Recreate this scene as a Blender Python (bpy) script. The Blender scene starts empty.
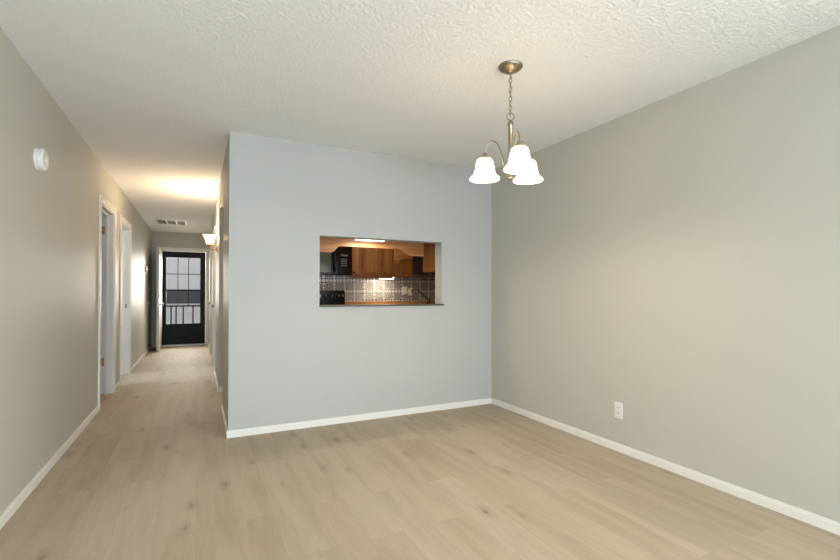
import bpy, bmesh, math, random
from mathutils import Vector, Matrix
random.seed(4)
S = bpy.context.scene
C = S.collection

# ------------------------------------------------------------------ camera
cam = bpy.data.cameras.new('camera')
cam.sensor_width = 36.0
cam.lens = 448.56 * 36.0 / 840.0
cam.shift_y = 8.70 / 840.0
cam.clip_start = 0.05
cam_o = bpy.data.objects.new('camera', cam)
C.objects.link(cam_o)
yaw, pit, roll = 0.46001, 0.00863, 0.001227
F = Vector((math.sin(yaw) * math.cos(pit), math.cos(yaw) * math.cos(pit), math.sin(pit)))
R = Vector((math.cos(yaw), -math.sin(yaw), 0))
U = R.cross(F)
R2 = R * math.cos(roll) + U * math.sin(roll)
U2 = U * math.cos(roll) - R * math.sin(roll)
m = Matrix((R2, U2, -F)).transposed().to_4x4()
m.translation = Vector((0, 0, 1.1543))
cam_o.matrix_world = m
S.camera = cam_o

# ------------------------------------------------------------------ world, exposure, daylight
S.view_settings.view_transform = 'Standard'
S.view_settings.look = 'None'
S.view_settings.gamma = 1.0
S.view_settings.use_curve_mapping = False
S.view_settings.exposure = 0.43
w = bpy.data.worlds.new('world')
S.world = w
w.use_nodes = True
w.node_tree.nodes['Background'].inputs['Color'].default_value = (0.90, 0.94, 1.0, 1)
w.node_tree.nodes['Background'].inputs['Strength'].default_value = 1.35

def area(name, loc, direction, sx, sy, power, color):
    l = bpy.data.lights.new(name, 'AREA')
    l.shape = 'RECTANGLE'; l.size = sx; l.size_y = sy
    l.energy = power; l.color = color
    o = bpy.data.objects.new(name, l); C.objects.link(o)
    o.location = loc
    o.rotation_euler = Vector(direction).to_track_quat('-Z', 'Y').to_euler()
    return o
# daylight entering through the glass doors behind the camera and the bedroom window, plus two added fills
area('daylight_rear', (0.5, -3.35, 1.1), (0, 1, 0.02), 2.7, 2.1, 30, (0.70, 0.87, 1.10))
area('ceiling_bounce_fill', (0.5, -3.30, 0.30), (0, 1, 0.55), 2.7, 0.6, 132, (0.78, 0.92, 1.10))  # added upward fill in place of ground bounce, brightens the ceiling
area('fill_right', (3.05, -0.95, 1.35), (-1, 0.35, -0.30), 2.0, 1.4, 80, (1.0, 0.97, 0.92))  # added fill from the right to lift the dim left wall
area('daylight_bedroom', (-3.75, 7.3, 1.45), (1, 0.05, -0.12), 1.2, 1.2, 45, (0.62, 0.80, 1.0))
area('daylight_porch', (-0.28, 12.6, 1.6), (0, -1, -0.4), 2.4, 1.8, 400, (1.0, 0.94, 0.84))

# ------------------------------------------------------------------ materials
def newmat(name):
    mt = bpy.data.materials.new(name); mt.use_nodes = True
    nt = mt.node_tree
    return mt, nt, nt.nodes['Principled BSDF']
def N(nt, t, **kw):
    n = nt.nodes.new(t)
    for k, v in kw.items():
        setattr(n, k, v)
    return n
def srgb(r, g, b):
    f = lambda c: (c / 255 / 12.92) if c / 255 <= 0.04045 else ((c / 255 + 0.055) / 1.055) ** 2.4
    return (f(r), f(g), f(b), 1)
def mapping(nt, scale=(1, 1, 1), src='Object'):
    tc = N(nt, 'ShaderNodeTexCoord'); mp = N(nt, 'ShaderNodeMapping')
    mp.inputs['Scale'].default_value = scale
    nt.links.new(tc.outputs[src], mp.inputs['Vector'])
    return mp.outputs['Vector']
def bump(nt, b, height, strength, dist=0.01):
    n = N(nt, 'ShaderNodeBump'); n.inputs['Strength'].default_value = strength
    n.inputs['Distance'].default_value = dist
    nt.links.new(height, n.inputs['Height']); nt.links.new(n.outputs['Normal'], b.inputs['Normal'])
def ramp(nt, fac, stops):
    r = N(nt, 'ShaderNodeValToRGB')
    e = r.color_ramp.elements
    while len(e) < len(stops): e.new(0.5)
    for el, (p, c) in zip(e, stops):
        el.position = p; el.color = c
    nt.links.new(fac, r.inputs['Fac'])
    return r.outputs['Color']
def noise(nt, vec, scale, detail=3, rough=0.5):
    n = N(nt, 'ShaderNodeTexNoise'); n.inputs['Scale'].default_value = scale
    n.inputs['Detail'].default_value = detail; n.inputs['Roughness'].default_value = rough
    nt.links.new(vec, n.inputs['Vector'])
    return n.outputs['Fac']
def mix(nt, a, b, fac, mode='MIX'):
    n = N(nt, 'ShaderNodeMix', data_type='RGBA', blend_type=mode)
    for s, v in ((n.inputs[6], a), (n.inputs[7], b), (n.inputs[0], fac)):
        if hasattr(v, 'is_output'): nt.links.new(v, s)
        else: s.default_value = v
    return n.outputs[2]
def math_(nt, op, a, b=None):
    n = N(nt, 'ShaderNodeMath', operation=op)
    for i, v in enumerate((a, b)):
        if v is None: continue
        if hasattr(v, 'is_output'): nt.links.new(v, n.inputs[i])
        else: n.inputs[i].default_value = v
    return n.outputs[0]

def plain(name, col, rough=0.5, metal=0.0, spec=0.5, var=0.04, nscale=12, bmp=0.0):
    mt, nt, b = newmat(name)
    v = mapping(nt)
    f = noise(nt, v, nscale)
    d = tuple(c * (1 - var) for c in col[:3]) + (1,)
    u = tuple(min(1, c * (1 + var)) for c in col[:3]) + (1,)
    nt.links.new(ramp(nt, f, [(0.3, d), (0.7, u)]), b.inputs['Base Color'])
    b.inputs['Roughness'].default_value = rough
    b.inputs['Metallic'].default_value = metal
    b.inputs['Specular IOR Level'].default_value = spec
    if bmp: bump(nt, b, noise(nt, v, nscale * 12), bmp, 0.002)
    return mt

def m_wall(name, WALL):
    mt, nt, b = newmat(name)
    v = mapping(nt)
    nt.links.new(ramp(nt, noise(nt, v, 1.2, 2), [(0.3, WALL), (0.7, tuple(c * 1.015 for c in WALL[:3]) + (1,))]), b.inputs['Base Color'])
    b.inputs['Roughness'].default_value = 0.50
    b.inputs['Specular IOR Level'].default_value = 0.35
    bump(nt, b, noise(nt, v, 140, 2), 0.10, 0.002)
    return mt

def m_ceiling():
    mt, nt, b = newmat('textured_ceiling')
    v = mapping(nt)
    b.inputs['Base Color'].default_value = srgb(244, 242, 238)
    b.inputs['Roughness'].default_value = 0.9
    n1 = noise(nt, v, 55, 3, 0.6)
    h = ramp(nt, n1, [(0.42, (0, 0, 0, 1)), (0.58, (1, 1, 1, 1))])
    bump(nt, b, h, 0.5, 0.007)
    return mt

def m_floor():
    mt, nt, b = newmat('oak_plank_floor')
    tc = N(nt, 'ShaderNodeTexCoord')
    sep = N(nt, 'ShaderNodeSeparateXYZ'); nt.links.new(tc.outputs['Object'], sep.inputs[0])
    cmb = N(nt, 'ShaderNodeCombineXYZ')
    nt.links.new(sep.outputs['Y'], cmb.inputs['X']); nt.links.new(sep.outputs['X'], cmb.inputs['Y'])
    def brick(c1, c2, mortar, msize):
        br = N(nt, 'ShaderNodeTexBrick')
        br.offset = 0.37; br.offset_frequency = 2; br.squash = 1.0
        br.inputs['Scale'].default_value = 1.0
        br.inputs['Brick Width'].default_value = 1.22
        br.inputs['Row Height'].default_value = 0.18
        br.inputs['Mortar Size'].default_value = msize
        br.inputs['Mortar Smooth'].default_value = 0.3
        br.inputs['Color1'].default_value = c1; br.inputs['Color2'].default_value = c2
        br.inputs['Mortar'].default_value = mortar
        nt.links.new(cmb.outputs[0], br.inputs['Vector'])
        return br
    br = brick((0, 0, 0, 1), (1, 1, 1, 1), (0.5, 0.5, 0.5, 1), 0.0)
    tone = br.outputs['Color']
    # a different slice of the grain for every plank
    off = N(nt, 'ShaderNodeVectorMath', operation='SCALE'); nt.links.new(tone, off.inputs[0]); off.inputs['Scale'].default_value = 0.9
    add = N(nt, 'ShaderNodeVectorMath', operation='ADD')
    nt.links.new(cmb.outputs[0], add.inputs[0]); nt.links.new(off.outputs[0], add.inputs[1])
    mp = N(nt, 'ShaderNodeMapping'); mp.inputs['Scale'].default_value = (1.1, 9, 1); nt.links.new(add.outputs[0], mp.inputs['Vector'])
    mp2 = N(nt, 'ShaderNodeMapping'); mp2.inputs['Scale'].default_value = (3, 60, 1); nt.links.new(add.outputs[0], mp2.inputs['Vector'])
    base = ramp(nt, tone, [(0.0, srgb(181, 166, 144)), (0.5, srgb(185, 171, 149)), (1.0, srgb(189, 176, 155))])
    cloud = ramp(nt, noise(nt, mp.outputs[0], 1.0, 4, 0.55), [(0.36, (0.76, 0.735, 0.70, 1)), (0.58, (1, 1, 1, 1))])
    grain = ramp(nt, noise(nt, mp2.outputs[0], 2.0, 5, 0.6), [(0.3, (0.93, 0.92, 0.90, 1)), (0.65, (1.0, 1.0, 1.0, 1))])
    c = mix(nt, base, cloud, 0.55, 'MULTIPLY')
    c = mix(nt, c, grain, 1.0, 'MULTIPLY')
    # knots: few small dark ovals
    mp3 = N(nt, 'ShaderNodeMapping'); mp3.inputs['Scale'].default_value = (2.0, 5.0, 1); nt.links.new(cmb.outputs[0], mp3.inputs['Vector'])
    vo = N(nt, 'ShaderNodeTexVoronoi', feature='F1', voronoi_dimensions='2D'); vo.inputs['Scale'].default_value = 1.0
    nt.links.new(mp3.outputs[0], vo.inputs['Vector'])
    sepc = N(nt, 'ShaderNodeSeparateColor'); nt.links.new(vo.outputs['Color'], sepc.inputs[0])
    nz = noise(nt, mp2.outputs[0], 4.0, 3)
    dd = math_(nt, 'ADD', vo.outputs['Distance'], math_(nt, 'MULTIPLY', nz, 0.09))
    dd = math_(nt, 'DIVIDE', dd, math_(nt, 'ADD', math_(nt, 'MULTIPLY', sepc.outputs[1], 1.0), 0.35))
    knot = ramp(nt, dd, [(0.045, (1, 1, 1, 1)), (0.095, (0.35, 0.35, 0.35, 1)), (0.24, (0, 0, 0, 1))])
    pick = math_(nt, 'GREATER_THAN', sepc.outputs[0], 0.45)
    kf = math_(nt, 'MULTIPLY', math_(nt, 'MULTIPLY', knot, pick), math_(nt, 'ADD', math_(nt, 'MULTIPLY', sepc.outputs[2], 0.5), 0.25))
    c = mix(nt, c, srgb(104, 84, 62), kf)
    seam = brick((1, 1, 1, 1), (1, 1, 1, 1), (0.90, 0.88, 0.86, 1), 0.0016)
    c = mix(nt, c, seam.outputs['Color'], 0.8, 'MULTIPLY')
    nt.links.new(c, b.inputs['Base Color'])
    b.inputs['Roughness'].default_value = 0.66
    b.inputs['Specular IOR Level'].default_value = 0.35
    bump(nt, b, noise(nt, mp2.outputs[0], 2.0, 4), 0.05, 0.002)
    return mt

def m_wood(name, c0, c1, axis='Z', rough=0.4, scale=1.0):
    mt, nt, b = newmat(name)
    sc = {'Z': (28, 28, 2.0), 'X': (2.0, 28, 28), 'Y': (28, 2, 28)}[axis]
    v = mapping(nt, tuple(s * scale for s in sc))
    f = noise(nt, v, 1.0, 5, 0.6)
    nt.links.new(ramp(nt, f, [(0.3, c0), (0.68, c1)]), b.inputs['Base Color'])
    b.inputs['Roughness'].default_value = rough
    bump(nt, b, f, 0.08, 0.002)
    return mt

def m_tin():
    mt, nt, b = newmat('embossed_tin')
    tc = N(nt, 'ShaderNodeTexCoord')
    sep = N(nt, 'ShaderNodeSeparateXYZ'); nt.links.new(tc.outputs['Object'], sep.inputs[0])
    P = 0.152
    def cell(o, k=1.0, ph=0.0):
        a = math_(nt, 'FRACT', math_(nt, 'ADD', math_(nt, 'MULTIPLY', o, k / P), ph + 50))
        return math_(nt, 'ABSOLUTE', math_(nt, 'SUBTRACT', a, 0.5))
    u, v = cell(sep.outputs['X']), cell(sep.outputs['Z'])
    rad = math_(nt, 'SQRT', math_(nt, 'ADD', math_(nt, 'MULTIPLY', u, u), math_(nt, 'MULTIPLY', v, v)))
    ang = math_(nt, 'ARCTAN2', v, u)
    pet = math_(nt, 'MULTIPLY', math_(nt, 'COSINE', math_(nt, 'MULTIPLY', ang, 8)), 0.10)
    ring = math_(nt, 'SINE', math_(nt, 'MULTIPLY', math_(nt, 'ADD', rad, pet), 21))
    edge = math_(nt, 'GREATER_THAN', math_(nt, 'MAXIMUM', u, v), 0.465)
    nz = noise(nt, mapping(nt), 42, 2)
    h = math_(nt, 'ADD', math_(nt, 'MULTIPLY', ring, 0.62), math_(nt, 'MULTIPLY', nz, 0.9))
    h = math_(nt, 'MAXIMUM', h, math_(nt, 'MULTIPLY', edge, 1.2))
    col = ramp(nt, h, [(0.15, srgb(74, 54, 42)), (0.45, srgb(168, 150, 138)), (0.8, srgb(246, 240, 234))])
    nt.links.new(col, b.inputs['Base Color'])
    b.inputs['Metallic'].default_value = 0.55
    b.inputs['Roughness'].default_value = 0.38
    bump(nt, b, h, 0.7, 0.004)
    return mt

def m_lamp_glass(name, col, strength, rough=0.4):
    mt, nt, b = newmat(name)
    v = mapping(nt)
    f = noise(nt, v, 25, 3)
    nt.links.new(ramp(nt, f, [(0.3, (0.95, 0.90, 0.80, 1)), (0.7, (1, 0.97, 0.9, 1))]), b.inputs['Base Color'])
    b.inputs['Roughness'].default_value = rough
    b.inputs['Emission Color'].default_value = col
    b.inputs['Emission Strength'].default_value = strength
    return mt

def m_glass(name='window_glass', tint=(0.93, 0.96, 0.97, 1), refl=0.08):
    mt = bpy.data.materials.new(name); mt.use_nodes = True
    nt = mt.node_tree; nt.nodes.clear()
    out = N(nt, 'ShaderNodeOutputMaterial'); t = N(nt, 'ShaderNodeBsdfTransparent'); g = N(nt, 'ShaderNodeBsdfGlossy')
    t.inputs[0].default_value = tint; g.inputs['Roughness'].default_value = 0.03
    mx = N(nt, 'ShaderNodeMixShader'); mx.inputs[0].default_value = refl
    nt.links.new(t.outputs[0], mx.inputs[1]); nt.links.new(g.outputs[0], mx.inputs[2]); nt.links.new(mx.outputs[0], out.inputs[0])
    return mt

def m_mesh_screen():
    # fine woven screen: mostly see-through, dark wire
    mt = bpy.data.materials.new('insect_screen'); mt.use_nodes = True
    nt = mt.node_tree; nt.nodes.clear()
    out = N(nt, 'ShaderNodeOutputMaterial'); t = N(nt, 'ShaderNodeBsdfTransparent'); d = N(nt, 'ShaderNodeBsdfDiffuse')
    d.inputs[0].default_value = (0.03, 0.03, 0.035, 1)
    mx = N(nt, 'ShaderNodeMixShader'); mx.inputs[0].default_value = 0.25
    nt.links.new(t.outputs[0], mx.inputs[1]); nt.links.new(d.outputs[0], mx.inputs[2]); nt.links.new(mx.outputs[0], out.inputs[0])
    return mt

M = {}
M['wall'] = m_wall('cool_grey_wall_paint', srgb(191, 191, 187))
M['wall_warmlit'] = m_wall('warm_lit_wall_paint', srgb(197, 194, 183))  # side and hall walls: warm tint of the lighting put into the colour
M['ceil'] = m_ceiling()
M['floor'] = m_floor()
M['trim'] = plain('white_trim_paint', srgb(240, 237, 230), 0.4, var=0.01)
M['door'] = plain('white_door_paint', srgb(228, 224, 215), 0.42, var=0.015)
M['plastic'] = plain('white_plastic', srgb(236, 235, 230), 0.35, var=0.01)
M['slot'] = plain('dark_slot', srgb(60, 56, 50), 0.6)
M['nickel'] = plain('brushed_nickel', srgb(168, 154, 130), 0.30, metal=1.0, nscale=40)
M['brass'] = plain('aged_brass', srgb(205, 165, 118), 0.35, metal=0.5)
M['steel'] = plain('satin_steel', srgb(170, 168, 162), 0.3, metal=1.0)
M['shade'] = m_lamp_glass('lit_frosted_glass', (1.0, 0.86, 0.62, 1), 0.62)
def see_through(mt, fac):
    nt = mt.node_tree; out = [n for n in nt.nodes if n.type == 'OUTPUT_MATERIAL'][0]
    t = N(nt, 'ShaderNodeBsdfTransparent'); t.inputs[0].default_value = (1.0, .93, .80, 1)
    mx = N(nt, 'ShaderNodeMixShader'); mx.inputs[0].default_value = fac
    nt.links.new(nt.nodes['Principled BSDF'].outputs[0], mx.inputs[1]); nt.links.new(t.outputs[0], mx.inputs[2]); nt.links.new(mx.outputs[0], out.inputs[0])
see_through(M['shade'], 0.33)
M['sconce_shade'] = m_lamp_glass('lit_sconce_glass', (1.0, 0.80, 0.52, 1), 0.75)
see_through(M['sconce_shade'], 0.28)
M['bulb'] = m_lamp_glass('lit_bulb', (1.0, 0.88, 0.68, 1), 6.0)
M['tube'] = m_lamp_glass('lit_fluorescent_diffuser', (1.0, 0.93, 0.80, 1), 6.0)
M['black'] = plain('black_painted_metal', srgb(10, 18, 25), 0.5, spec=0.25, nscale=30)
M['glossblack'] = plain('gloss_black', srgb(12, 12, 13), 0.18, nscale=20)
M['ovenglass'] = plain('reflection_grey_oven_glass', srgb(78, 86, 82), 0.12, spec=1.0)  # grey-green of the microwave window's reflection is put into this colour
M['oak'] = m_wood('honey_oak', srgb(110, 64, 26), srgb(156, 98, 46))
M['oakpanel'] = m_wood('oak_door_panel', srgb(126, 84, 38), srgb(168, 120, 60))
M['oakx'] = m_wood('honey_oak_valance', srgb(150, 96, 50), srgb(192, 134, 80), 'X')
M['tin'] = m_tin()
M['granite'] = plain('dark_speckled_laminate', srgb(92, 80, 66), 0.25, var=0.35, nscale=220)
M['ledge'] = plain('bronze_ledge', srgb(84, 76, 64), 0.3, var=0.2, nscale=160)
M['bronze'] = plain('oil_rubbed_bronze', srgb(58, 46, 38), 0.3, metal=0.7)
M['vent'] = plain('grille_paint', srgb(215, 208, 196), 0.5)
M['ventdark'] = plain('grille_slats', srgb(72, 60, 44), 0.6)
M['dark'] = plain('duct_dark', srgb(40, 34, 26), 0.9)
M['glass'] = m_glass()
M['darkglass'] = m_glass('smoky_cabinet_glass', (0.6, 0.52, 0.46, 1), 0.1)
M['screen'] = m_mesh_screen()
M['concrete'] = plain('porch_concrete', srgb(176, 174, 168), 0.85, var=0.08, nscale=6, bmp=0.3)
M['stucco'] = plain('pale_stucco', srgb(196, 198, 200), 0.9, var=0.05, nscale=5, bmp=0.5)
M['darktrim'] = plain('dark_grey_siding', srgb(66, 68, 72), 0.8, nscale=9)
M['cream'] = plain('cream_plastic', srgb(244, 236, 214), 0.4, var=0.01)
M['steelsink'] = plain('sink_steel', srgb(150, 150, 148), 0.25, metal=1.0)

# ------------------------------------------------------------------ mesh helpers (all in world coordinates)
def box(bm, x0, x1, y0, y1, z0, z1):
    x0, x1 = sorted((x0, x1)); y0, y1 = sorted((y0, y1)); z0, z1 = sorted((z0, z1))
    vs = [bm.verts.new(p) for p in ((x0, y0, z0), (x1, y0, z0), (x1, y1, z0), (x0, y1, z0), (x0, y0, z1), (x1, y0, z1), (x1, y1, z1), (x0, y1, z1))]
    for f in ((3, 2, 1, 0), (4, 5, 6, 7), (0, 1, 5, 4), (1, 2, 6, 5), (2, 3, 7, 6), (3, 0, 4, 7)):
        bm.faces.new([vs[i] for i in f])
    return bm
def B(*a, bev=0.0):
    bm = bmesh.new()
    for t in (a if isinstance(a[0], (tuple, list)) else (a,)): box(bm, *t)
    if bev: bmesh.ops.bevel(bm, geom=bm.edges[:], offset=bev, segments=2, profile=0.7, affect='EDGES')
    return bm
def tube(bm, pts, r, seg=12, closed=False):
    pts = [Vector(p) for p in pts]
    n = len(pts)
    rs = r if isinstance(r, (list, tuple)) else [r] * n
    rings = []; prev = None
    for i, p in enumerate(pts):
        if closed: t = pts[(i + 1) % n] - pts[i - 1]
        else: t = pts[min(i + 1, n - 1)] - pts[max(i - 1, 0)]
        t.normalize()
        if prev is None:
            a = Vector((0, 0, 1)) if abs(t.z) < 0.9 else Vector((1, 0, 0))
            prev = (a - a.dot(t) * t).normalized()
        else:
            prev = (prev - prev.dot(t) * t).normalized()
        bn = t.cross(prev)
        rings.append([bm.verts.new(p + rs[i] * (math.cos(2 * math.pi * k / seg) * prev + math.sin(2 * math.pi * k / seg) * bn)) for k in range(seg)])
    last = n if closed else n - 1
    for i in range(last):
        a, b = rings[i], rings[(i + 1) % n]
        for k in range(seg):
            bm.faces.new((a[k], a[(k + 1) % seg], b[(k + 1) % seg], b[k]))
    if not closed:
        bm.faces.new(rings[0][::-1]); bm.faces.new(rings[-1])
    return bm
def lathe(bm, prof, c, axis='Z', seg=32, cap=True):
    """prof: list of (radius, height) along axis from centre c"""
    ax = {'Z': (Vector((1, 0, 0)), Vector((0, 1, 0)), Vector((0, 0, 1))), 'X': (Vector((0, 1, 0)), Vector((0, 0, 1)), Vector((1, 0, 0))), 'Y': (Vector((0, 0, 1)), Vector((1, 0, 0)), Vector((0, 1, 0)))}[axis]
    c = Vector(c); rings = []
    for r, h in prof:
        rings.append([bm.verts.new(c + ax[2] * h + max(r, 1e-4) * (math.cos(2 * math.pi * k / seg) * ax[0] + math.sin(2 * math.pi * k / seg) * ax[1])) for k in range(seg)])
    for a, b in zip(rings, rings[1:]):
        for k in range(seg): bm.faces.new((a[k], a[(k + 1) % seg], b[(k + 1) % seg], b[k]))
    if cap:
        bm.faces.new(rings[0][::-1]); bm.faces.new(rings[-1])
    return bm
def L(prof, c, axis='Z', seg=32, cap=True): return lathe(bmesh.new(), prof, c, axis, seg, cap)
def prism_xz(poly, y0, y1):
    bm = bmesh.new()
    a = [bm.verts.new((x, y0, z)) for x, z in poly]; b = [bm.verts.new((x, y1, z)) for x, z in poly]
    bm.faces.new(a); bm.faces.new(b[::-1])
    n = len(poly)
    for i in range(n): bm.faces.new((a[i], b[i], b[(i + 1) % n], a[(i + 1) % n]))
    return bm

def wpos(o):
    v = Vector(o.location)
    while o.parent: o = o.parent; v += Vector(o.location)
    return v
def obj(name, bm, mat, parent=None, origin=(0, 0, 0), smooth=False):
    bmesh.ops.recalc_face_normals(bm, faces=bm.faces[:])
    org = Vector(origin)
    if parent is not None: org = wpos(parent)
    bmesh.ops.translate(bm, vec=-org, verts=bm.verts[:])
    me = bpy.data.meshes.new(name); bm.to_mesh(me); bm.free()
    me.materials.append(mat)
    if smooth:
        for p in me.polygons: p.use_smooth = True
        me.set_sharp_from_angle(angle=math.radians(40))
    o = bpy.data.objects.new(name, me); C.objects.link(o)
    if parent is not None: o.parent = parent
    else: o.location = org
    return o
def struct(name, bm, mat):
    o = obj(name, bm, mat); o['kind'] = 'structure'; return o
def tag(o, label, cat, group=None):
    o['label'] = label; o['category'] = cat
    if group: o['group'] = group
    return o
def thing(name, label, cat, loc, group=None):
    o = bpy.data.objects.new(name, None); C.objects.link(o)
    o.location = loc; o.empty_display_size = 0.1
    return tag(o, label, cat, group)

def wall_mesh(axis, t0, t1, a0, a1, z0, z1, holes, bm=None):
    """a slab of thickness t0..t1 running a0..a1 along the other axis, with rectangular holes (h0, h1, hz0, hz1)"""
    bm = bm or bmesh.new()
    cuts = sorted(set([a0, a1] + [h for q in holes for h in q[:2]]))
    for p, q in zip(cuts, cuts[1:]):
        mid = (p + q) / 2
        zs = [(z0, z1)]
        for h in holes:
            if h[0] < mid < h[1]:
                nz = []
                for s, e in zs:
                    if h[2] > s: nz.append((s, min(e, h[2])))
                    if h[3] < e: nz.append((max(s, h[3]), e))
                zs = nz
        for s, e in zs:
            if axis == 'X': box(bm, t0, t1, p, q, s, e)
            else: box(bm, p, q, t0, t1, s, e)
    bmesh.ops.remove_doubles(bm, verts=bm.verts[:], dist=1e-5)
    # drop doubled internal faces
    seen = {}
    for f in bm.faces: seen.setdefault(frozenset(v.index for v in f.verts), []).append(f)
    bm.verts.index_update()
    seen = {}
    for f in bm.faces: seen.setdefault(frozenset(v.index for v in f.verts), []).append(f)
    dead = [f for fs in seen.values() if len(fs) > 1 for f in fs]
    bmesh.ops.delete(bm, geom=dead, context='FACES')
    return bm

XL, XR, YB, XH, YE, H = -0.865, 2.756, 3.875, 0.222, 10.943, 2.44
TW = 0.12
YB2 = 4.01
YK = 6.30
XK = 3.55
YR = -3.0

# ------------------------------------------------------------------ shell
struct('floor', B(-4.0, XK + .12, YR - .12, YE + .02, -0.10, 0.0), M['floor'])
struct('ceiling', B(-4.0, XK + .12, YR - .12, YE + .12, H, H + 0.10), M['ceil'])
D1 = (5.36, 6.17, 0.0, 2.05)
D2 = (6.71, 7.52, 0.0, 2.05)
WR = (-2.0, 0.1, 0.65, 2.05)
struct('wall_left', wall_mesh('X', XL - TW, XL, YR, YE, 0, H, [D1, D2]), M['wall_warmlit'])
struct('wall_right', wall_mesh('X', XR, XR + TW, YR, YB, 0, H, [WR]), M['wall_warmlit'])
OP = (0.947, 2.158, 1.040, 1.650)
struct('wall_back', wall_mesh('Y', YB, YB2, XH, XK, 0, H, [OP]), M['wall'])
GD = (-0.8, 1.8, 0.0, 2.10)
struct('wall_rear', wall_mesh('Y', YR - TW, YR, XL - TW, XR + TW, 0, H, [GD]), M['wall_warmlit'])
KD = (4.78, 5.70, 0.0, 2.13)
D3 = (6.98, 7.78, 0.0, 2.03)
D4 = (8.75, 9.55, 0.0, 2.03)
struct('wall_hall_right', wall_mesh('X', XH, XH + TW, YB2, YE, 0, H, [KD, D3, D4]), M['wall_warmlit'])
FD = (-0.727, 0.168, 0.0, 2.05)
struct('wall_hall_end', wall_mesh('Y', YE, YE + TW, XL - TW, XH + TW, 0, H, [FD]), M['wall_warmlit'])
struct('wall_kitchen_back', wall_mesh('Y', YK, YK + TW, XH + TW, XK, 0, H, []), M['wall'])
struct('wall_kitchen_right', wall_mesh('X', XK, XK + TW, YB, YK + TW, 0, H, []), M['wall'])
# side rooms behind the two open doorways
struct('wall_bedroom_outer', wall_mesh('X', -4.0, -3.88, 4.2, 9.2, 0, H, [(6.7, 7.9, 0.85, 2.05)]), M['wall'])
struct('wall_bedroom_near', wall_mesh('Y', 4.2, 4.32, -3.88, XL - TW, 0, H, []), M['wall'])
struct('wall_bedroom_middle', wall_mesh('Y', 6.40, 6.50, -3.88, XL - TW, 0, H, []), M['wall'])
struct('wall_bedroom_far', wall_mesh('Y', 9.08, 9.2, -3.88, XL - TW, 0, H, []), M['wall'])

# baseboards: low board with a rounded top lip
BB, BH = 0.012, 0.056
def base_x(x, y0, y1, s):     # on a wall of constant x, s = side it projects to
    bm = B((x, x + s * BB, y0, y1, 0, BH - 0.012), (x, x + s * BB * 0.6, y0, y1, BH - 0.012, BH))
    return bm
def base_y(y, x0, x1, s):
    return B((x0, x1, y, y + s * BB, 0, BH - 0.012), (x0, x1, y, y + s * BB * 0.6, BH - 0.012, BH))
CW = 0.062   # casing width
struct('baseboard_left', base_x(XL, YR, D1[0] - CW, 1), M['trim'])
struct('baseboard_left_middle', base_x(XL, D1[1] + CW, D2[0] - CW, 1), M['trim'])
struct('baseboard_left_far', base_x(XL, D2[1] + CW, YE, 1), M['trim'])
struct('baseboard_right', base_x(XR, YR, YB, -1), M['trim'])
struct('baseboard_back', base_y(YB, XH - BB, XR - BB, -1), M['trim'])
bm = base_x(XH, YB, KD[0] + BB, -1); box(bm, XH, XH + TW, KD[0], KD[0] + BB, 0, BH)
struct('baseboard_hall_corner', bm, M['trim'])
bm = base_x(XH, KD[1] - BB, D3[0] - CW, -1); box(bm, XH, XH + TW, KD[1] - BB, KD[1], 0, BH)
struct('baseboard_hall_right', bm, M['trim'])
struct('baseboard_hall_right_middle', base_x(XH, D3[1] + CW, D4[0] - CW, -1), M['trim'])
struct('baseboard_hall_right_far', base_x(XH, D4[1] + CW, YE, -1), M['trim'])
struct('baseboard_rear', base_y(YR, GD[1] + .06, XR - BB, 1), M['trim'])

# ------------------------------------------------------------------ doorways
def casing_x(x, s, d, thick=TW, lining=True):
    """casing proud of the wall face x on side s plus jamb lining"""
    y0, y1, _, zt = d
    p = 0.016
    bm = bmesh.new()
    for a, b in ((y0 - CW, y0 + .004), (y1 - .004, y1 + CW)):
        near = a < y0 - .01
        q = (a, a + .018) if near else (b - .018, b)
        i = (a + .018, b) if near else (a, b - .018)
        box(bm, x, x + s * p * .7, i[0], i[1], 0, zt + CW - .018)
        box(bm, x, x + s * p, q[0], q[1], 0, zt + CW)
    box(bm, x, x + s * p * .7, y0 + .004, y1 - .004, zt - .004, zt + CW - .018)
    box(bm, x, x + s * p, y0 - CW + .018, y1 + CW - .018, zt + CW - .018, zt + CW)
    j = 0.016
    if lining:
        xx = x - s * (thick + .001)
        box(bm, xx, x, y0, y0 + j, 0, zt); box(bm, xx, x, y1 - j, y1, 0, zt); box(bm, xx, x, y0 + j, y1 - j, zt - j, zt)
        sx0, sx1 = x - s * .055, x - s * .075   # stop bead
        box(bm, sx0, sx1, y0 + j, y0 + j + .01, 0, zt - j); box(bm, sx0, sx1, y1 - j - .01, y1 - j, 0, zt - j)
        box(bm, sx0, sx1, y0 + j + .01, y1 - j - .01, zt - j - .01, zt - j)
    return bm
door1 = struct('door_1', casing_x(XL, 1, D1), M['trim'])
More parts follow.
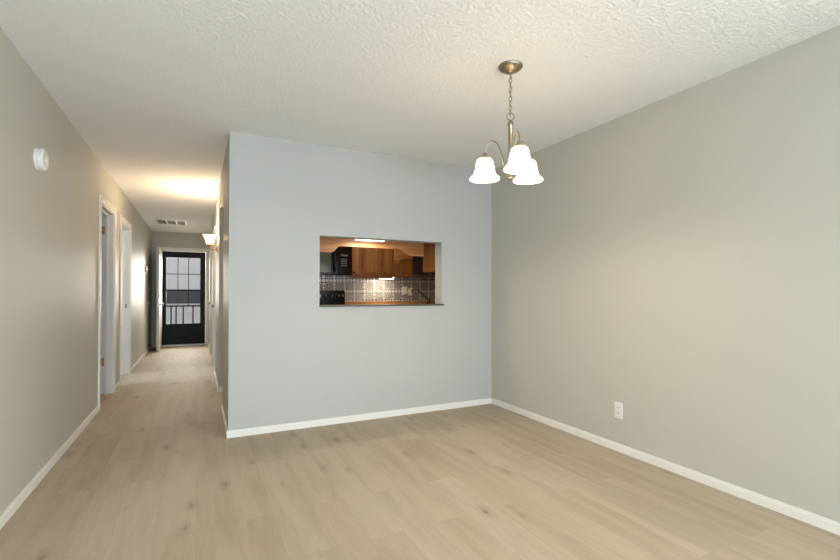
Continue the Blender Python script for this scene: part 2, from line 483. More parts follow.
# hinges on the far jamb of door 1 and its opened leaf
for z in (0.32, 1.81):
    bm = B(XL - TW + .005, XL - TW + .038, D1[1] - .0185, D1[1] - .0155, z, z + .09)
    tube(bm, [(XL - TW - .002, D1[1] - .022, z), (XL - TW - .002, D1[1] - .022, z + .09)], .006, 10)
    o = obj('hinge', bm, M['brass'], door1); o['label'] = 'brass hinge' 
bm = B(XL - TW - .775, XL - TW - .012, D1[1] - .022, D1[1] + .013, 0.012, 2.03, bev=.002)
leaf = obj('door_leaf', bm, M['door'], door1)
door2 = struct('door_2', casing_x(XL, 1, D2), M['trim'])
obj('strike_plate', B(XL - .052, XL - .028, D2[1] - .0175, D2[1] - .0155, .93, .99), M['steel'], door2)
obj('door_leaf', B(XL - TW - .775, XL - TW - .012, D2[0] - .016, D2[0] + .019, 0.012, 2.03, bev=.002), M['door'], door2)
for nm, d in (('door_3', D3), ('door_4', D4)):
    bm = casing_x(XH, -1, d)
    o = struct(nm, bm, M['trim'])
    bm = B(XH + .018, XH + .053, d[0] + .02, d[1] - .02, .012, d[3] - .02)
    for za, zb in ((.2, .95), (1.1, 1.85)):
        for ya, yb in ((d[0] + .12, d[0] + .37), (d[1] - .37, d[1] - .12)):
            box(bm, XH + .014, XH + .018, ya, yb, za, zb)
    obj('door_leaf', bm, M['door'], o)
    obj('door_knob', L([(.028, 0), (.028, -.006), (.012, -.01), (.012, -.035), (.026, -.045), (.026, -.062), (.01, -.07)], (XH + .018, d[0] + .09, .96), 'X', 20), M['steel'], o, smooth=True)

# front door: frame, opened white leaf seen edge-on, dark screen door
fx0, fx1, _, fz = FD
bm = bmesh.new()
box(bm, fx0 - CW, fx0, YE - .016, YE, 0, fz + CW)
box(bm, fx1, XH - .003, YE - .016, YE, 0, fz + CW)
box(bm, fx0, fx1, YE - .016, YE, fz, fz + CW)
box(bm, fx0, fx0 + .018, YE - .016, YE + TW, 0, fz); box(bm, fx1 - .018, fx1, YE - .016, YE + TW, 0, fz)
box(bm, fx0 + .018, fx1 - .018, YE - .016, YE + TW, fz - .018, fz)
fr = struct('trim_front_door_frame', bm, M['trim'])
th = obj('threshold', B(fx0 + .018, fx1 - .018, YE - .03, YE + TW, 0.0, .028, bev=.004), M['steel'], fr)
fl = struct('door_5', B(-.716, -.672, YE - .865, YE - .022, .012, 2.028, bev=.003), M['door'])
lk = obj('lock_plate', B((-.706, -.682, YE - .868, YE - .864, .86, .99), (-.704, -.684, YE - .868, YE - .864, 1.08, 1.14)), M['steel'], fl)
bm = lathe(bmesh.new(), [(.03, 0), (.03, .008), (.012, .012), (.012, .04), (.027, .05), (.027, .066), (.01, .075)], (-.672, YE - .79, .92), 'X', 20)
obj('door_knob', bm, M['steel'], fl, smooth=True)
bm = lathe(bmesh.new(), [(.03, 0), (.03, -.008), (.012, -.012), (.012, -.04), (.027, -.05), (.027, -.066), (.01, -.075)], (-.716, YE - .79, .92), 'X', 20)
obj('door_knob', bm, M['steel'], fl, smooth=True)
obj('deadbolt', L([(.028, 0), (.028, .012), (.01, .014), (.01, .028)], (-.672, YE - .79, 1.10), 'X', 20), M['steel'], fl, smooth=True)
obj('deadbolt', L([(.028, 0), (.028, -.012), (.022, -.026)], (-.716, YE - .79, 1.10), 'X', 20), M['steel'], fl, smooth=True)
for z in (.2, 1.0, 1.78):
    obj('hinge', B(-.71, -.68, YE - .021, YE - .017, z, z + .1), M['steel'], fl)

sx0, sx1, sz1 = fx0 + .02, fx1 - .02, fz - .02
sy0, sy1 = YE + .045, YE + .078
wx0, wx1, wz0, wz1 = -.603, .048, .478, 1.90
bm = bmesh.new()
box(bm, sx0, wx0, sy0, sy1, .03, sz1); box(bm, wx1, sx1, sy0, sy1, .03, sz1)
box(bm, wx0, wx1, sy0, sy1, wz1, sz1)
sd = struct('door_6', bm, M['black'])
bm = B(wx0, wx1, sy0, sy1, .03, wz0); box(bm, wx0 + .02, wx1 - .3, sy0 - .006, sy0, .33, .36)
obj('kick_panel', bm, M['black'], sd)
obj('crossbar', B(wx0, wx1, sy0 + .004, sy1 - .004, 1.185, 1.215), M['black'], sd)
obj('crossbar', B(wx0, wx1, sy0 + .004, sy1 - .004, .842, .874), M['black'], sd)
obj('crossbar', B(wx0, wx1, sy0 + .01, sy1 - .01, 1.540, 1.555), M['black'], sd)
for x in (-.384, -.180):
    obj('muntin', B(x - .007, x + .007, sy0 + .01, sy1 - .01, .874, wz1), M['black'], sd)
for x in (-.51, -.415, -.28, -.09):
    obj('baluster', B(x - .013, x + .013, sy0 + .006, sy1 - .006, wz0, .842), M['black'], sd)
obj('insect_screen', B(wx0, wx1, sy1 - .006, sy1 - .004, wz0, wz1), M['screen'], sd)
bm = B((sx1 - .075, sx1 - .035, sy0 - .008, sy0, .95, 1.25)); tube(bm, [(sx1 - .055, sy0 - .006, 1.08), (sx1 - .055, sy0 - .045, 1.08), (sx1 - .14, sy0 - .045, 1.075)], .009, 10)
obj('door_handle', bm, M['black'], sd)

# outside the front door
struct('ground_porch', B(-6, 6, YE + TW + .001, 17.0, -.15, -.02), M['concrete'])
bm = wall_mesh('Y', 16.0, 16.3, -6, 6, -.02, 5.0, [])
nb = struct('wall_neighbour', bm, M['stucco'])
obj('trim_band', B(-6, 6, 15.93, 16.0, .80, 1.20), M['darktrim'], nb)
struct('ceiling_porch', B(-3, 3, YE + TW, 12.9, 2.55, 2.65), M['stucco'])

# ------------------------------------------------------------------ windows behind the camera
def frame_y(y, x0, x1, z0, z1, n, t=.05, d=.05):
    bm = bmesh.new()
    box(bm, x0, x1, y - d, y + d, z1 - t, z1); box(bm, x0, x1, y - d, y + d, z0, z0 + t)
    for i in range(n + 1):
        x = x0 + (x1 - x0 - t) * i / n; box(bm, x, x + t, y - d, y + d, z0 + t, z1 - t)
    return bm
o = struct('window_1', frame_y(YR - .06, GD[0], GD[1], 0, GD[3], 2), M['trim'])
obj('pane', B(GD[0] + .05, GD[1] - .05, YR - .063, YR - .057, .05, GD[3] - .05), M['glass'], o)
bm = bmesh.new(); x = XR + .06
box(bm, x - .04, x + .04, WR[0], WR[1], WR[2], WR[2] + .05); box(bm, x - .04, x + .04, WR[0], WR[1], WR[3] - .05, WR[3])
for y in (WR[0], (WR[0] + WR[1]) / 2 - .025, WR[1] - .05): box(bm, x - .04, x + .04, y, y + .05, WR[2] + .05, WR[3] - .05)
o = struct('added_window_right', bm, M['trim'])  # unseen window, added so the right fill reaches the left wall
obj('pane', B(x - .003, x + .003, WR[0] + .05, WR[1] - .05, WR[2] + .05, WR[3] - .05), M['glass'], o)
bm = bmesh.new(); x = -3.94
for a in ((6.7, 7.9, .85, .9), (6.7, 7.9, 2.0, 2.05), (6.7, 6.75, .9, 2.0), (7.85, 7.9, .9, 2.0), (7.275, 7.325, .9, 2.0)): box(bm, x - .04, x + .04, *a)
struct('window_3', bm, M['trim'])

# ------------------------------------------------------------------ chandelier
CX, CY = 1.585, 2.045
ch = thing('chandelier', 'brushed nickel three-light chandelier with white bell glass shades hanging from the ceiling', 'chandelier', (CX, CY, 1.80))
obj('canopy', L([(.069, 0), (.069, -.006), (.064, -.014), (.046, -.026), (.022, -.032), (.012, -.040), (.004, -.044)], (CX, CY, H), seg=40), M['nickel'], ch, smooth=True)
bm = bmesh.new()
def link(bm, c, a, hl, hw, r):
    pts = []
    for k in range(16):
        t = 2 * math.pi * k / 16
        u, v = hw * math.cos(t), hl * math.sin(t)
        pts.append((c[0] + u * math.cos(a), c[1] + u * math.sin(a), c[2] + v))
    tube(bm, pts, r, 6, closed=True)
z = H - .055; k = 0
while z > 2.165:
    link(bm, (CX, CY, z), 0.5 + (k % 2) * math.pi / 2, .017, .0085, .0022); z -= .0262; k += 1
# the lamp cord twisting through the links
tube(bm, [(CX + .006 * math.sin(i * 1.3), CY + .006 * math.cos(i * 1.3), H - .04 - i * .0126) for i in range(20)], .0018, 6)
obj('chain', bm, M['nickel'], ch, smooth=True)
bm = bmesh.new(); link(bm, (CX, CY, 2.153), -.46, .021, .021, .003)
obj('hanging_loop', bm, M['nickel'], ch, smooth=True)
obj('column', L([(.004, 2.134), (.008, 2.130), (.016, 2.118), (.017, 2.106), (.0125, 2.100), (.0125, 1.90), (.0165, 1.893), (.0165, 1.875), (.024, 1.865), (.028, 1.852), (.024, 1.838), (.012, 1.83)], (CX, CY, 0), seg=24), M['nickel'], ch, smooth=True)
obj('finial', L([(.006, 1.832), (.010, 1.824), (.005, 1.818), (.012, 1.808), (.012, 1.800), (.003, 1.790)], (CX, CY, 0), seg=16), M['nickel'], ch, smooth=True)
AR = 0.150
for ang in (157.0, 277.0, 37.0):
    a = math.radians(ang)
    r_, f_ = math.cos(a), math.sin(a)
    dx = r_ * R.x + f_ * math.sin(yaw); dy = r_ * R.y + f_ * math.cos(yaw)
    P = lambda s, z: (CX + dx * s, CY + dy * s, z)
    prof = [(.018, 1.856), (.028, 1.866), (.038, 1.89), (.046, 1.925), (.056, 1.965), (.07, 2.0), (.088, 2.022), (.106, 2.030), (.124, 2.025), (.137, 2.010), (.146, 1.988), (.150, 1.962)]
    ap = bmesh.new(); tube(ap, [P(s, z) for s, z in prof], .0042, 10)
    arm = obj('arm', ap, M['nickel'], ch, smooth=True)
    c = P(AR, 0)
    obj('socket_cup', L([(.006, 1.966), (.012, 1.962), (.014, 1.952), (.026, 1.944), (.031, 1.934), (.031, 1.928), (.020, 1.926)], c, seg=24), M['nickel'], arm, smooth=True)
    sh = [(.026, 1.933), (.036, 1.930), (.045, 1.921), (.050, 1.905), (.053, 1.888), (.056, 1.868), (.060, 1.850), (.067, 1.836), (.077, 1.826), (.085, 1.819), (.087, 1.813), (.084, 1.809)]
    inner = [(r - .003, z + .0008) for r, z in sh[::-1]]
    obj('lamp_shade', L(sh + inner, c, seg=40, cap=False), M['shade'], arm, smooth=True)
    obj('bulb', L([(.010, 1.926), (.012, 1.905), (.022, 1.888), (.026, 1.872), (.022, 1.856), (.010, 1.848), (.001, 1.846)], c, seg=20), M['bulb'], arm, smooth=True)
    l = bpy.data.lights.new('bulb_light', 'POINT'); l.energy = 15; l.color = (1.0, .86, .70); l.shadow_soft_size = .04
    lo = bpy.data.objects.new('bulb_light', l); C.objects.link(lo); lo.location = (c[0], c[1], 1.858)

# ------------------------------------------------------------------ hall sconce
SY, SX = 6.20, 0.130
sc = thing('wall_sconce', 'brass wall sconce with upturned white glass shade on the right hallway wall', 'wall lamp', (XH, SY, 1.70))
obj('wall_plate', L([(.052, 0), (.052, -.008), (.035, -.018), (.015, -.022)], (XH, SY, 1.70), 'X', 28), M['brass'], sc, smooth=True)
bm = bmesh.new(); tube(bm, [(XH - .015, SY, 1.70), (XH - .035, SY, 1.688), (XH - .06, SY, 1.682), (XH - .082, SY, 1.692), (SX, SY, 1.715), (SX, SY, 1.735)], .006, 10)
obj('arm', bm, M['brass'], sc, smooth=True)
obj('socket_cup', L([(.008, 1.728), (.022, 1.734), (.030, 1.745), (.034, 1.757), (.026, 1.759)], (SX, SY, 0), seg=24), M['brass'], sc, smooth=True)
sh = [(.030, 1.752), (.038, 1.756), (.042, 1.778), (.046, 1.800), (.054, 1.825), (.066, 1.848), (.079, 1.866), (.081, 1.870)]
obj('lamp_shade', L(sh + [(r - .003, z + .001) for r, z in sh[::-1]], (SX, SY, 0), seg=36, cap=False), M['sconce_shade'], sc, smooth=True)
obj('bulb', L([(.010, 1.758), (.013, 1.775), (.024, 1.795), (.026, 1.812), (.018, 1.832), (.002, 1.838)], (SX, SY, 0), seg=20), M['bulb'], sc, smooth=True)
l = bpy.data.lights.new('sconce_light', 'POINT'); l.energy = 46; l.color = (1.0, .76, .50); l.shadow_soft_size = .04
lo = bpy.data.objects.new('sconce_light', l); C.objects.link(lo); lo.location = (SX, SY, 1.835)

# ------------------------------------------------------------------ wall fittings
sm = thing('smoke_detector', 'round white smoke detector high on the left wall', 'smoke detector', (XL, 3.415, 1.95))
obj('base_ring', L([(.066, 0), (.066, .010), (.062, .013)], (XL, 3.415, 1.95), 'X', 40), M['plastic'], sm, smooth=True)
obj('cover', L([(.060, .013), (.060, .016), (.065, .018), (.065, .034), (.058, .042), (.030, .045), (.028, .041), (.004, .041)], (XL, 3.415, 1.95), 'X', 40), M['plastic'], sm, smooth=True)
obj('test_button', L([(.010, .040), (.010, .047), (.008, .048)], (XL, 3.415, 1.95), 'X', 16), M['plastic'], sm, smooth=True)

def plate(name, label, cat, c, face, mat, kind, group=None):
    """face: outward unit direction, plate 7 x 11.5 cm"""
    t = thing(name, label, cat, c, group)
    n = Vector(face); u = Vector((n.y, -n.x, 0)); c = Vector(c)
    def slab(a0, a1, z0, z1, d0, d1, bev=0):
        bm = bmesh.new()
        p = c + u * a0 + n * d0; q = c + u * a1 + n * d1
        box(bm, p.x, q.x, p.y, q.y, c.z + z0, c.z + z1)
        if bev: bmesh.ops.bevel(bm, geom=bm.edges[:], offset=bev, segments=2, affect='EDGES')
        return bm
    obj('cover_plate', slab(-.036, .036, -.058, .058, 0, .006, .002), mat, t)
    if kind == 'outlet':
        for z in (-.021, .021):
            r = obj('receptacle', slab(-.017, .017, z - .015, z + .015, .006, .009, .001), mat, t)
            bm = slab(-.009, -.006, z - .004, z + .007, .009, .0095)
            b2 = slab(.006, .009, z - .004, z + .007, .009, .0095)
            me = bpy.data.meshes.new('t'); b2.to_mesh(me); bm.from_mesh(me); b2.free(); bpy.data.meshes.remove(me)
            obj('slot', bm, M['slot'], r)
    else:
        obj('toggle', slab(-.006, .006, -.012, .012, .006, .017, .001), mat, t)
    return t
plate('wall_outlet', 'white duplex wall outlet low on the right dining wall', 'outlet', (XR, 2.294, .298), (-1, 0, 0), M['plastic'], 'outlet')
plate('wall_outlet', 'white wall outlet low on the left hallway wall past the second doorway', 'outlet', (XL, 8.25, .30), (1, 0, 0), M['plastic'], 'outlet')
plate('light_switch', 'white light switch on the left hallway wall beside the front door', 'light switch', (XL, 10.12, .95), (1, 0, 0), M['plastic'], 'switch')
plate('wall_outlet', 'cream outlet on the tin backsplash, left one of the pair behind the faucet', 'outlet', (2.852, YK - .012, 1.19), (0, -1, 0), M['cream'], 'outlet')
plate('light_switch', 'cream switch on the tin backsplash, right one of the pair behind the faucet', 'light switch', (2.948, YK - .012, 1.165), (0, -1, 0), M['cream'], 'switch')
t = thing('thermostat', 'small white thermostat on the left hallway wall above the light switch', 'thermostat', (XL, 9.60, 1.575))
obj('body', B(XL, XL + .028, 9.55, 9.65, 1.52, 1.63, bev=.006), M['plastic'], t)
obj('dial', L([(.022, .028), (.022, .034), (.018, .036)], (XL, 9.60, 1.575), 'X', 20), M['plastic'], t, smooth=True)

v = thing('ceiling_vent', 'white three-section return air vent in the hallway ceiling', 'vent', (-.435, 9.38, H))
vx0, vx1, vy0, vy1 = -.665, -.205, 9.12, 9.64
bm = bmesh.new(); t_ = .022
box(bm, vx0 - .02, vx1 + .02, vy0 - .02, vy0 + t_, H - .008, H); box(bm, vx0 - .02, vx1 + .02, vy1 - t_, vy1 + .02, H - .008, H)
box(bm, vx0 - .02, vx0 + .01, vy0 + t_, vy1 - t_, H - .008, H); box(bm, vx1 - .01, vx1 + .02, vy0 + t_, vy1 - t_, H - .008, H)
for i in (1, 2):
    x = vx0 + (vx1 - vx0) * i / 3; box(bm, x - .011, x + .011, vy0 + t_, vy1 - t_, H - .008, H)
obj('frame', bm, M['vent'], v)
obj('duct_backing', B(vx0 + .01, vx1 - .01, vy0 + t_, vy1 - t_, H - .0015, H - .0005), M['dark'], v)
bm = bmesh.new()
n = 22
for i in range(n):
    y = vy0 + .03 + (vy1 - vy0 - .06) * i / (n - 1)
    box(bm, vx0 + .01, vx1 - .01, y - .005, y + .005, H - .006, H - .003)
obj('louvre_slats', bm, M['ventdark'], v)

# ------------------------------------------------------------------ pass-through ledge
tag(obj('serving_ledge', B(OP[0] - .004, 2.176, YB - .022, YB2 + .02, 1.028, 1.0425, bev=.003), M['ledge'], origin=(1.56, YB, 1.03)),
    'thin dark stone ledge along the bottom of the kitchen pass-through', 'ledge')

# ------------------------------------------------------------------ kitchen
def door_panel(parent, x0, x1, y, z0, z1, knob=None, mat=None, name='door'):
    """framed door, face towards -y at y"""
    mat = mat or M['oak']
    bm = bmesh.new(); s = min(.05, (x1 - x0) * .22)
    box(bm, x0, x0 + s, y, y + .019, z0, z1); box(bm, x1 - s, x1, y, y + .019, z0, z1)
    box(bm, x0 + s, x1 - s, y, y + .019, z1 - s, z1); box(bm, x0 + s, x1 - s, y, y + .019, z0, z0 + s)
    pb = bmesh.new(); box(pb, x0 + s, x1 - s, y + .017, y + .019, z0 + s, z1 - s)
    nb_ = max(1, int((x1 - x0 - 2 * s) / .06)); w_ = (x1 - x0 - 2 * s) / nb_
    for i in range(nb_): box(pb, x0 + s + i * w_ + .008, x0 + s + (i + 1) * w_ - .008, y + .012, y + .017, z0 + s + .012, z1 - s - .012)
    d = obj(name, bm, mat, parent)
    obj('panel', pb, M['oakpanel'], d)
    if knob:
        obj('knob', L([(.006, 0), (.006, -.012), (.015, -.018), (.015, -.026), (.006, -.03)], (knob[0], y, knob[1]), 'Y', 16), M['bronze'], d, smooth=True)
    return d
CZ0, CZ1 = 1.385, 2.15
def upper(label, x0, x1, doors, group='oak wall cabinets over the kitchen backsplash'):
    t = thing('wall_cabinet', label, 'cabinet', ((x0 + x1) / 2, YK - .15, CZ0), group)
    bm = B((x0, x1, YK - .30, YK - .001, CZ0, CZ1))
    box(bm, x0, x1, YK - .31, YK - .30, CZ0 - .03, CZ0 + .02)
    obj('body', bm, M['oak'], t)
    for a, b, k in doors: door_panel(t, a, b, YK - .321, CZ0 + .004, CZ1 - .01, k)
    return t
upper('oak wall cabinet with a wide beaded door directly right of the microwave', 1.893, 2.352, [(1.905, 2.065, (1.93, CZ0 + .045)), (2.075, 2.345, None)])
upper('narrow oak wall cabinet with a small knob between wide cabinet and plain corner cabinet', 2.355, 2.525, [(2.362, 2.518, (2.39, CZ0 + .045))])
# plain cabinet with scalloped board
t = thing('wall_cabinet', 'plain orange-brown oak corner cabinet under a scalloped board, left of the dark glass cabinet', 'cabinet', (2.68, YK - .15, CZ0), 'oak wall cabinets over the kitchen backsplash')
obj('body', B(2.528, 2.828, YK - .33, YK - .001, CZ0, CZ1), M['oak'], t)
sc_poly = [(2.528, 1.95), (2.528, 1.575), (2.60, 1.575)] + [(2.60 + .04 * k / 6, 1.575 + .06 * (1 - math.cos(math.pi * k / 6)) / 2) for k in range(1, 7)] + [(2.73, 1.65), (2.828, 1.655), (2.828, 1.95)]
obj('scalloped_board', prism_xz(sc_poly, YK - .352, YK - .332), M['oakx'], t)
# glass cabinet
t = thing('glass_cabinet', 'dark glass-fronted oak wall cabinet at the right end of the kitchen wall', 'cabinet', (3.15, YK - .15, CZ0 + .02))
x0, x1 = 2.832, 3.45
z0 = CZ0 + .02
bm = bmesh.new()
box(bm, x0, x1, YK - .012, YK - .002, z0, CZ1); box(bm, x0, x0 + .018, YK - .30, YK - .012, z0, CZ1); box(bm, x1 - .018, x1, YK - .30, YK - .012, z0, CZ1)
box(bm, x0 + .018, x1 - .018, YK - .30, YK - .012, z0, z0 + .018); box(bm, x0 + .018, x1 - .018, YK - .30, YK - .012, CZ1 - .018, CZ1)
obj('body', bm, m_wood('dark_oak_interior', srgb(70, 38, 22), srgb(96, 54, 32)), t)
bm = bmesh.new()
for xa, xb in ((x0, (x0 + x1) / 2 - .002), ((x0 + x1) / 2 + .002, x1)):
    f = bmesh.new(); s = .022
    box(f, xa, xa + s, YK - .318, YK - .301, z0, CZ1); box(f, xb - s, xb, YK - .318, YK - .301, z0, CZ1)
    box(f, xa + s, xb - s, YK - .318, YK - .301, z0, z0 + s); box(f, xa + s, xb - s, YK - .318, YK - .301, CZ1 - s, CZ1)
    d = obj('door', f, m_wood('dark_oak_frame', srgb(84, 46, 26), srgb(112, 64, 36)), t)
    obj('glass_pane', B(xa + s, xb - s, YK - .311, YK - .308, z0 + s, CZ1 - s), M['darkglass'], d)
bm.free()

# microwave over the range
MX0, MX1, MY = 1.13, 1.888, YK - .40
t = thing('microwave', 'black over-range microwave with a grey reflection painted into its window and white keypad marks', 'microwave', ((MX0 + MX1) / 2, YK - .2, 1.39))
obj('body', B(MX0, MX1, MY + .03, YK - .001, 1.39, 1.82, bev=.004), M['glossblack'], t)
d = obj('door', B(MX0, 1.665, MY, MY + .03, 1.395, 1.815, bev=.004), M['glossblack'], t)
obj('window', B(MX0 + .05, 1.595, MY - .003, MY, 1.425, 1.68), M['ovenglass'], d)
bm = bmesh.new(); tube(bm, [(1.64, MY, 1.44), (1.64, MY - .035, 1.455), (1.64, MY - .035, 1.76), (1.64, MY, 1.775)], .009, 10)
obj('handle', bm, M['glossblack'], d, smooth=True)
cp = obj('control_panel', B(1.668, MX1, MY, MY + .03, 1.395, 1.815, bev=.004), M['glossblack'], t)
bm = bmesh.new()
for r_i in range(4):
    for c_i in range(3):
        x = 1.735 + c_i * .030; z = 1.51 + r_i * .028
        box(bm, x, x + .02, MY - .002, MY, z, z + .016)
obj('keypad', bm, plain('keypad_print', srgb(104, 108, 110), .4), cp)
obj('display', B(1.73, 1.825, MY - .002, MY, 1.645, 1.67), plain('display_grey', srgb(86, 96, 98), .2), cp)
# scalloped cabinet over microwave
t = thing('wall_cabinet', 'short oak wall cabinet directly above the black microwave', 'cabinet', ((MX0 + MX1) / 2, YK - .15, 1.825), 'oak wall cabinets over the kitchen backsplash')
obj('body', B(MX0, MX1 + .002, YK - .30, YK - .001, 1.825, CZ1), M['oak'], t)
mid = (MX0 + MX1) / 2
door_panel(t, MX0 + .006, mid - .002, YK - .321, 1.83, CZ1 - .01, (mid - .03, 1.87)); door_panel(t, mid + .002, MX1 - .006, YK - .321, 1.83, CZ1 - .01, (mid + .03, 1.87))

# range
t = thing('kitchen_range', 'black freestanding range whose control panel shows through the pass-through', 'range', ((MX0 + MX1) / 2, YK - .33, 0))
rx0, rx1 = MX0 + .004, MX1 - .003
obj('body', B(rx0, rx1, YK - .64, YK - .015, 0, .90, bev=.004), M['black'], t)
ct = obj('cooktop', B(rx0 - .002, rx1 + .002, YK - .66, YK - .085, .901, .918, bev=.003), M['glossblack'], t)
for bx, by, br_ in ((rx0 + .2, YK - .5, .1), (rx1 - .2, YK - .5, .08), (rx0 + .2, YK - .23, .08), (rx1 - .2, YK - .23, .1)):
    obj('burner', L([(br_, 0), (br_, .003), (br_ * .9, .003)], (bx, by, .918), seg=32), M['ovenglass'], ct)
bg = obj('backguard', B(rx0, rx1, YK - .08, YK - .015, .901, 1.185, bev=.006), M['glossblack'], t)
wh = plain('dial_print', srgb(214, 206, 186), .35)
for x in (rx0 + .07, rx0 + .16, 1.60, 1.69, 1.79, 1.845):
    k = obj('knob', L([(.024, 0), (.024, -.008), (.018, -.012), (.016, -.03), (.012, -.032)], (x, YK - .08, 1.105), 'Y', 20), M['black'], bg, smooth=True)
    obj('dial_mark', B(x - .005, x + .005, YK - .114, YK - .1115, 1.095, 1.124), wh, k)
obj('clock_display', B(1.40, 1.545, YK - .082, YK - .08, 1.08, 1.13), wh, bg)
obj('oven_door', B(rx0 + .01, rx1 - .01, YK - .665, YK - .64, .2, .80, bev=.004), M['glossblack'], t)
bm = bmesh.new(); tube(bm, [(rx0 + .06, YK - .664, .76), (rx0 + .06, YK - .70, .76), (rx1 - .06, YK - .70, .76), (rx1 - .06, YK - .664, .76)], .01, 10)
obj('oven_handle', bm, M['steel'], t)

# backsplash
tag(obj('tin_backsplash', B(XH + TW + .002, XK - .002, YK - .010, YK - .001, 1.022, CZ0 + .002), M['tin'], origin=(1.9, YK, 1.02)),
    'embossed silver tin tile backsplash on the kitchen wall behind the range', 'backsplash')

# base cabinets and worktops
def base_cab(label, x0, x1, y0, y1, front, group):
    t = thing('base_cabinet', label, 'cabinet', ((x0 + x1) / 2, (y0 + y1) / 2, 0), group)
    obj('body', B((x0, x1, y0, y1, .09, .87), (x0, x1, y0 + (.05 if front < 0 else 0), y1 - (.05 if front > 0 else 0), 0, .09)), M['oak'], t)
    y = y0 - .019 if front < 0 else y1
    n = max(1, round((x1 - x0) / .45)); w_ = (x1 - x0) / n
    for i in range(n):
        bm = B(x0 + i * w_ + .006, x0 + (i + 1) * w_ - .006, y, y + .019, .11, .85)
        d = obj('door', bm, M['oak'], t)
        kx = x0 + i * w_ + .05
        s = -1 if front < 0 else 1
        obj('knob', L([(.006, 0), (.006, s * .012), (.015, s * .018), (.015, s * .026)], (kx, y if s < 0 else y + .019, .80), 'Y', 14), M['bronze'], d)
    return t
base_cab('oak base cabinet against the kitchen back wall right of the range', 1.893, 3.54, YK - .60, YK - .001, -1, 'kitchen base cabinets')
base_cab('oak base cabinet against the kitchen back wall left of the range', .36, 1.128, YK - .60, YK - .001, -1, 'kitchen base cabinets')
base_cab('oak base cabinet under the pass-through', .60, 3.54, YB2 + .001, YB2 + .60, 1, 'kitchen base cabinets')
def worktop(label, x0, x1, ylist, org):
    bm = bmesh.new()
    for a in ylist: box(bm, *a)
    return tag(obj('countertop', bm, M['granite'], origin=org), label, 'countertop', 'kitchen countertops')
worktop('dark countertop along the kitchen back wall right of the range', 0, 0, [(1.893, 3.545, YK - .63, YK - .022, .871, .91)], (2.7, YK - .3, .871))
worktop('dark countertop along the kitchen back wall left of the range', 0, 0, [(.345, 1.130, YK - .63, YK - .022, .871, .91)], (.75, YK - .3, .871))
ct_near = worktop('dark countertop with the steel sink below the pass-through', 0, 0, [(.60, 3.545, YB2 + .001, YB2 + .13, .871, .91), (.60, 3.545, YB2 + .53, YB2 + .63, .871, .91), (.60, 1.55, YB2 + .13, YB2 + .53, .871, .91), (2.33, 3.545, YB2 + .13, YB2 + .53, .871, .91)], (2, YB2 + .3, .871))
tag(obj('wooden_ledge', B((1.893, 3.545, YK - .021, YK - .0005, .911, 1.020),), M['oakx'], origin=(2.7, YK, .911)), 'oak strip between the back countertop and the tin backsplash', 'trim')
bm = bmesh.new()
box(bm, 1.55, 2.33, YB2 + .13, YB2 + .145, .872, .914); box(bm, 1.55, 2.33, YB2 + .515, YB2 + .53, .872, .914)
box(bm, 1.55, 1.565, YB2 + .145, YB2 + .515, .872, .914); box(bm, 2.315, 2.33, YB2 + .145, YB2 + .515, .872, .914)
box(bm, 1.565, 2.315, YB2 + .145, YB2 + .515, .872, .876)
sk = obj('sink_basin', bm, M['steelsink'], ct_near); sk['label'] = 'steel sink basin'

# faucet
FX, FY = 2.128, YB2 + .085
t = thing('kitchen_faucet', 'dark bronze kitchen faucet with arched spout seen through the pass-through', 'faucet', (FX, FY, .91))
obj('body', L([(.030, .911), (.030, .92), (.018, .93), (.015, 1.06), (.018, 1.065), (.018, 1.092), (.012, 1.10), (.004, 1.103)], (FX, FY, 0), seg=24), M['bronze'], t, smooth=True)
bm = bmesh.new()
sp = [(0, 1.075), (.018, 1.098), (.05, 1.122), (.09, 1.152), (.125, 1.178), (.150, 1.188), (.172, 1.186), (.186, 1.174), (.190, 1.160)]
tube(bm, [(FX - .62 * s, FY + .785 * s, z) for s, z in sp], [.010, .009, .0075, .0075, .0075, .0075, .008, .009, .009], 12)
obj('spout', bm, M['bronze'], t, smooth=True)
bm = bmesh.new(); tube(bm, [(FX, FY, 1.085), (FX - .02, FY - .01, 1.10), (FX - .05, FY - .03, 1.098)], [.008, .006, .005], 10)
obj('lever_handle', bm, M['bronze'], t, smooth=True)

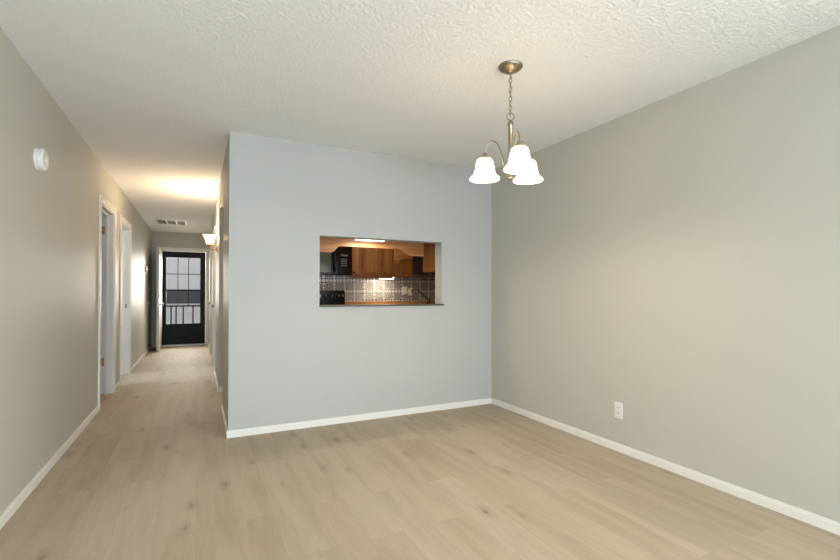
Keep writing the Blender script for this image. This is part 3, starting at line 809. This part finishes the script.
# cabinets on the kitchen side of the pass-through wall
t = thing('wall_cabinet', 'oak cabinet side panel hanging at the right edge of the pass-through', 'cabinet', (2.6, YB2 + .16, 1.37))
obj('body', B(2.19, 3.02, YB2 + .001, YB2 + .33, 1.372, 2.15), M['oak'], t)
obj('door', B(2.196, 3.014, YB2 + .331, YB2 + .35, 1.38, 2.14), M['oak'], t)
t = thing('wall_cabinet', 'oak cabinet spanning above the pass-through behind the wall', 'cabinet', (1.5, YB2 + .16, 1.70))
obj('body', B(.72, 2.188, YB2 + .001, YB2 + .31, 1.70, 2.15), M['oak'], t)
obj('door', B(.73, 2.18, YB2 + .311, YB2 + .329, 1.83, 2.14), M['oak'], t)
def sc_curve(xa, xb, za, zb, n=10): return [(xa + (xb - xa) * k / n, za + (zb - za) * (1 - math.cos(math.pi * k / n)) / 2) for k in range(n + 1)]
poly = [(.72, 1.82), (.72, 1.545)] + sc_curve(1.165, 1.265, 1.545, 1.612) + sc_curve(1.88, 2.035, 1.612, 1.545) + [(2.187, 1.545), (2.187, 1.82)]
tag(obj('scalloped_valance', prism_xz(poly, YB2 + .311, YB2 + .329), M['oakx'], origin=(1.45, YB2 + .32, 1.545)), 'light oak valance with scalloped lower edge across the top of the pass-through', 'valance')

def strip_light(label, x0, x1, y, z, power):
    t = thing('cabinet_light', label, 'light', ((x0 + x1) / 2, y, z), 'under-cabinet strip lights')
    obj('housing', B(x0 - .02, x1 + .02, y - .045, y + .045, z, z + .012), M['plastic'], t)
    obj('diffuser', B(x0, x1, y - .035, y + .035, z - .022, z, bev=.006), M['tube'], t)
    a = area('cabinet_light_lamp', ((x0 + x1) / 2, y, z - .026), (0, 0, -1), x1 - x0, .06, power, (1, .88, .70))
strip_light('glowing strip light under the cabinet above the pass-through', 1.375, 1.66, YB2 + .16, 1.686, 4)
strip_light('glowing strip light under the narrow oak cabinet near the corner', 2.36, 2.56, YK - .24, CZ0 - .012, 2.6)
# unseen kitchen ceiling lamp, added to brighten the kitchen
t = thing('kitchen_fill_light', 'unseen round glass ceiling light added to brighten the kitchen above the range aisle', 'ceiling light', (2.0, 5.2, H))
obj('base', L([(.15, 0), (.15, -.02), (.14, -.025)], (2.0, 5.2, H), seg=32), M['nickel'], t)
obj('glass_bowl', L([(.14, -.025), (.135, -.05), (.10, -.085), (.05, -.10), (.002, -.104)], (2.0, 5.2, H), seg=32), M['shade'], t, smooth=True)
l = bpy.data.lights.new('kitchen_fill_lamp', 'POINT'); l.energy = 11; l.color = (1, .84, .62); l.shadow_soft_size = .1
lo = bpy.data.objects.new('kitchen_fill_lamp', l); C.objects.link(lo); lo.location = (2.0, 5.2, H - .22)
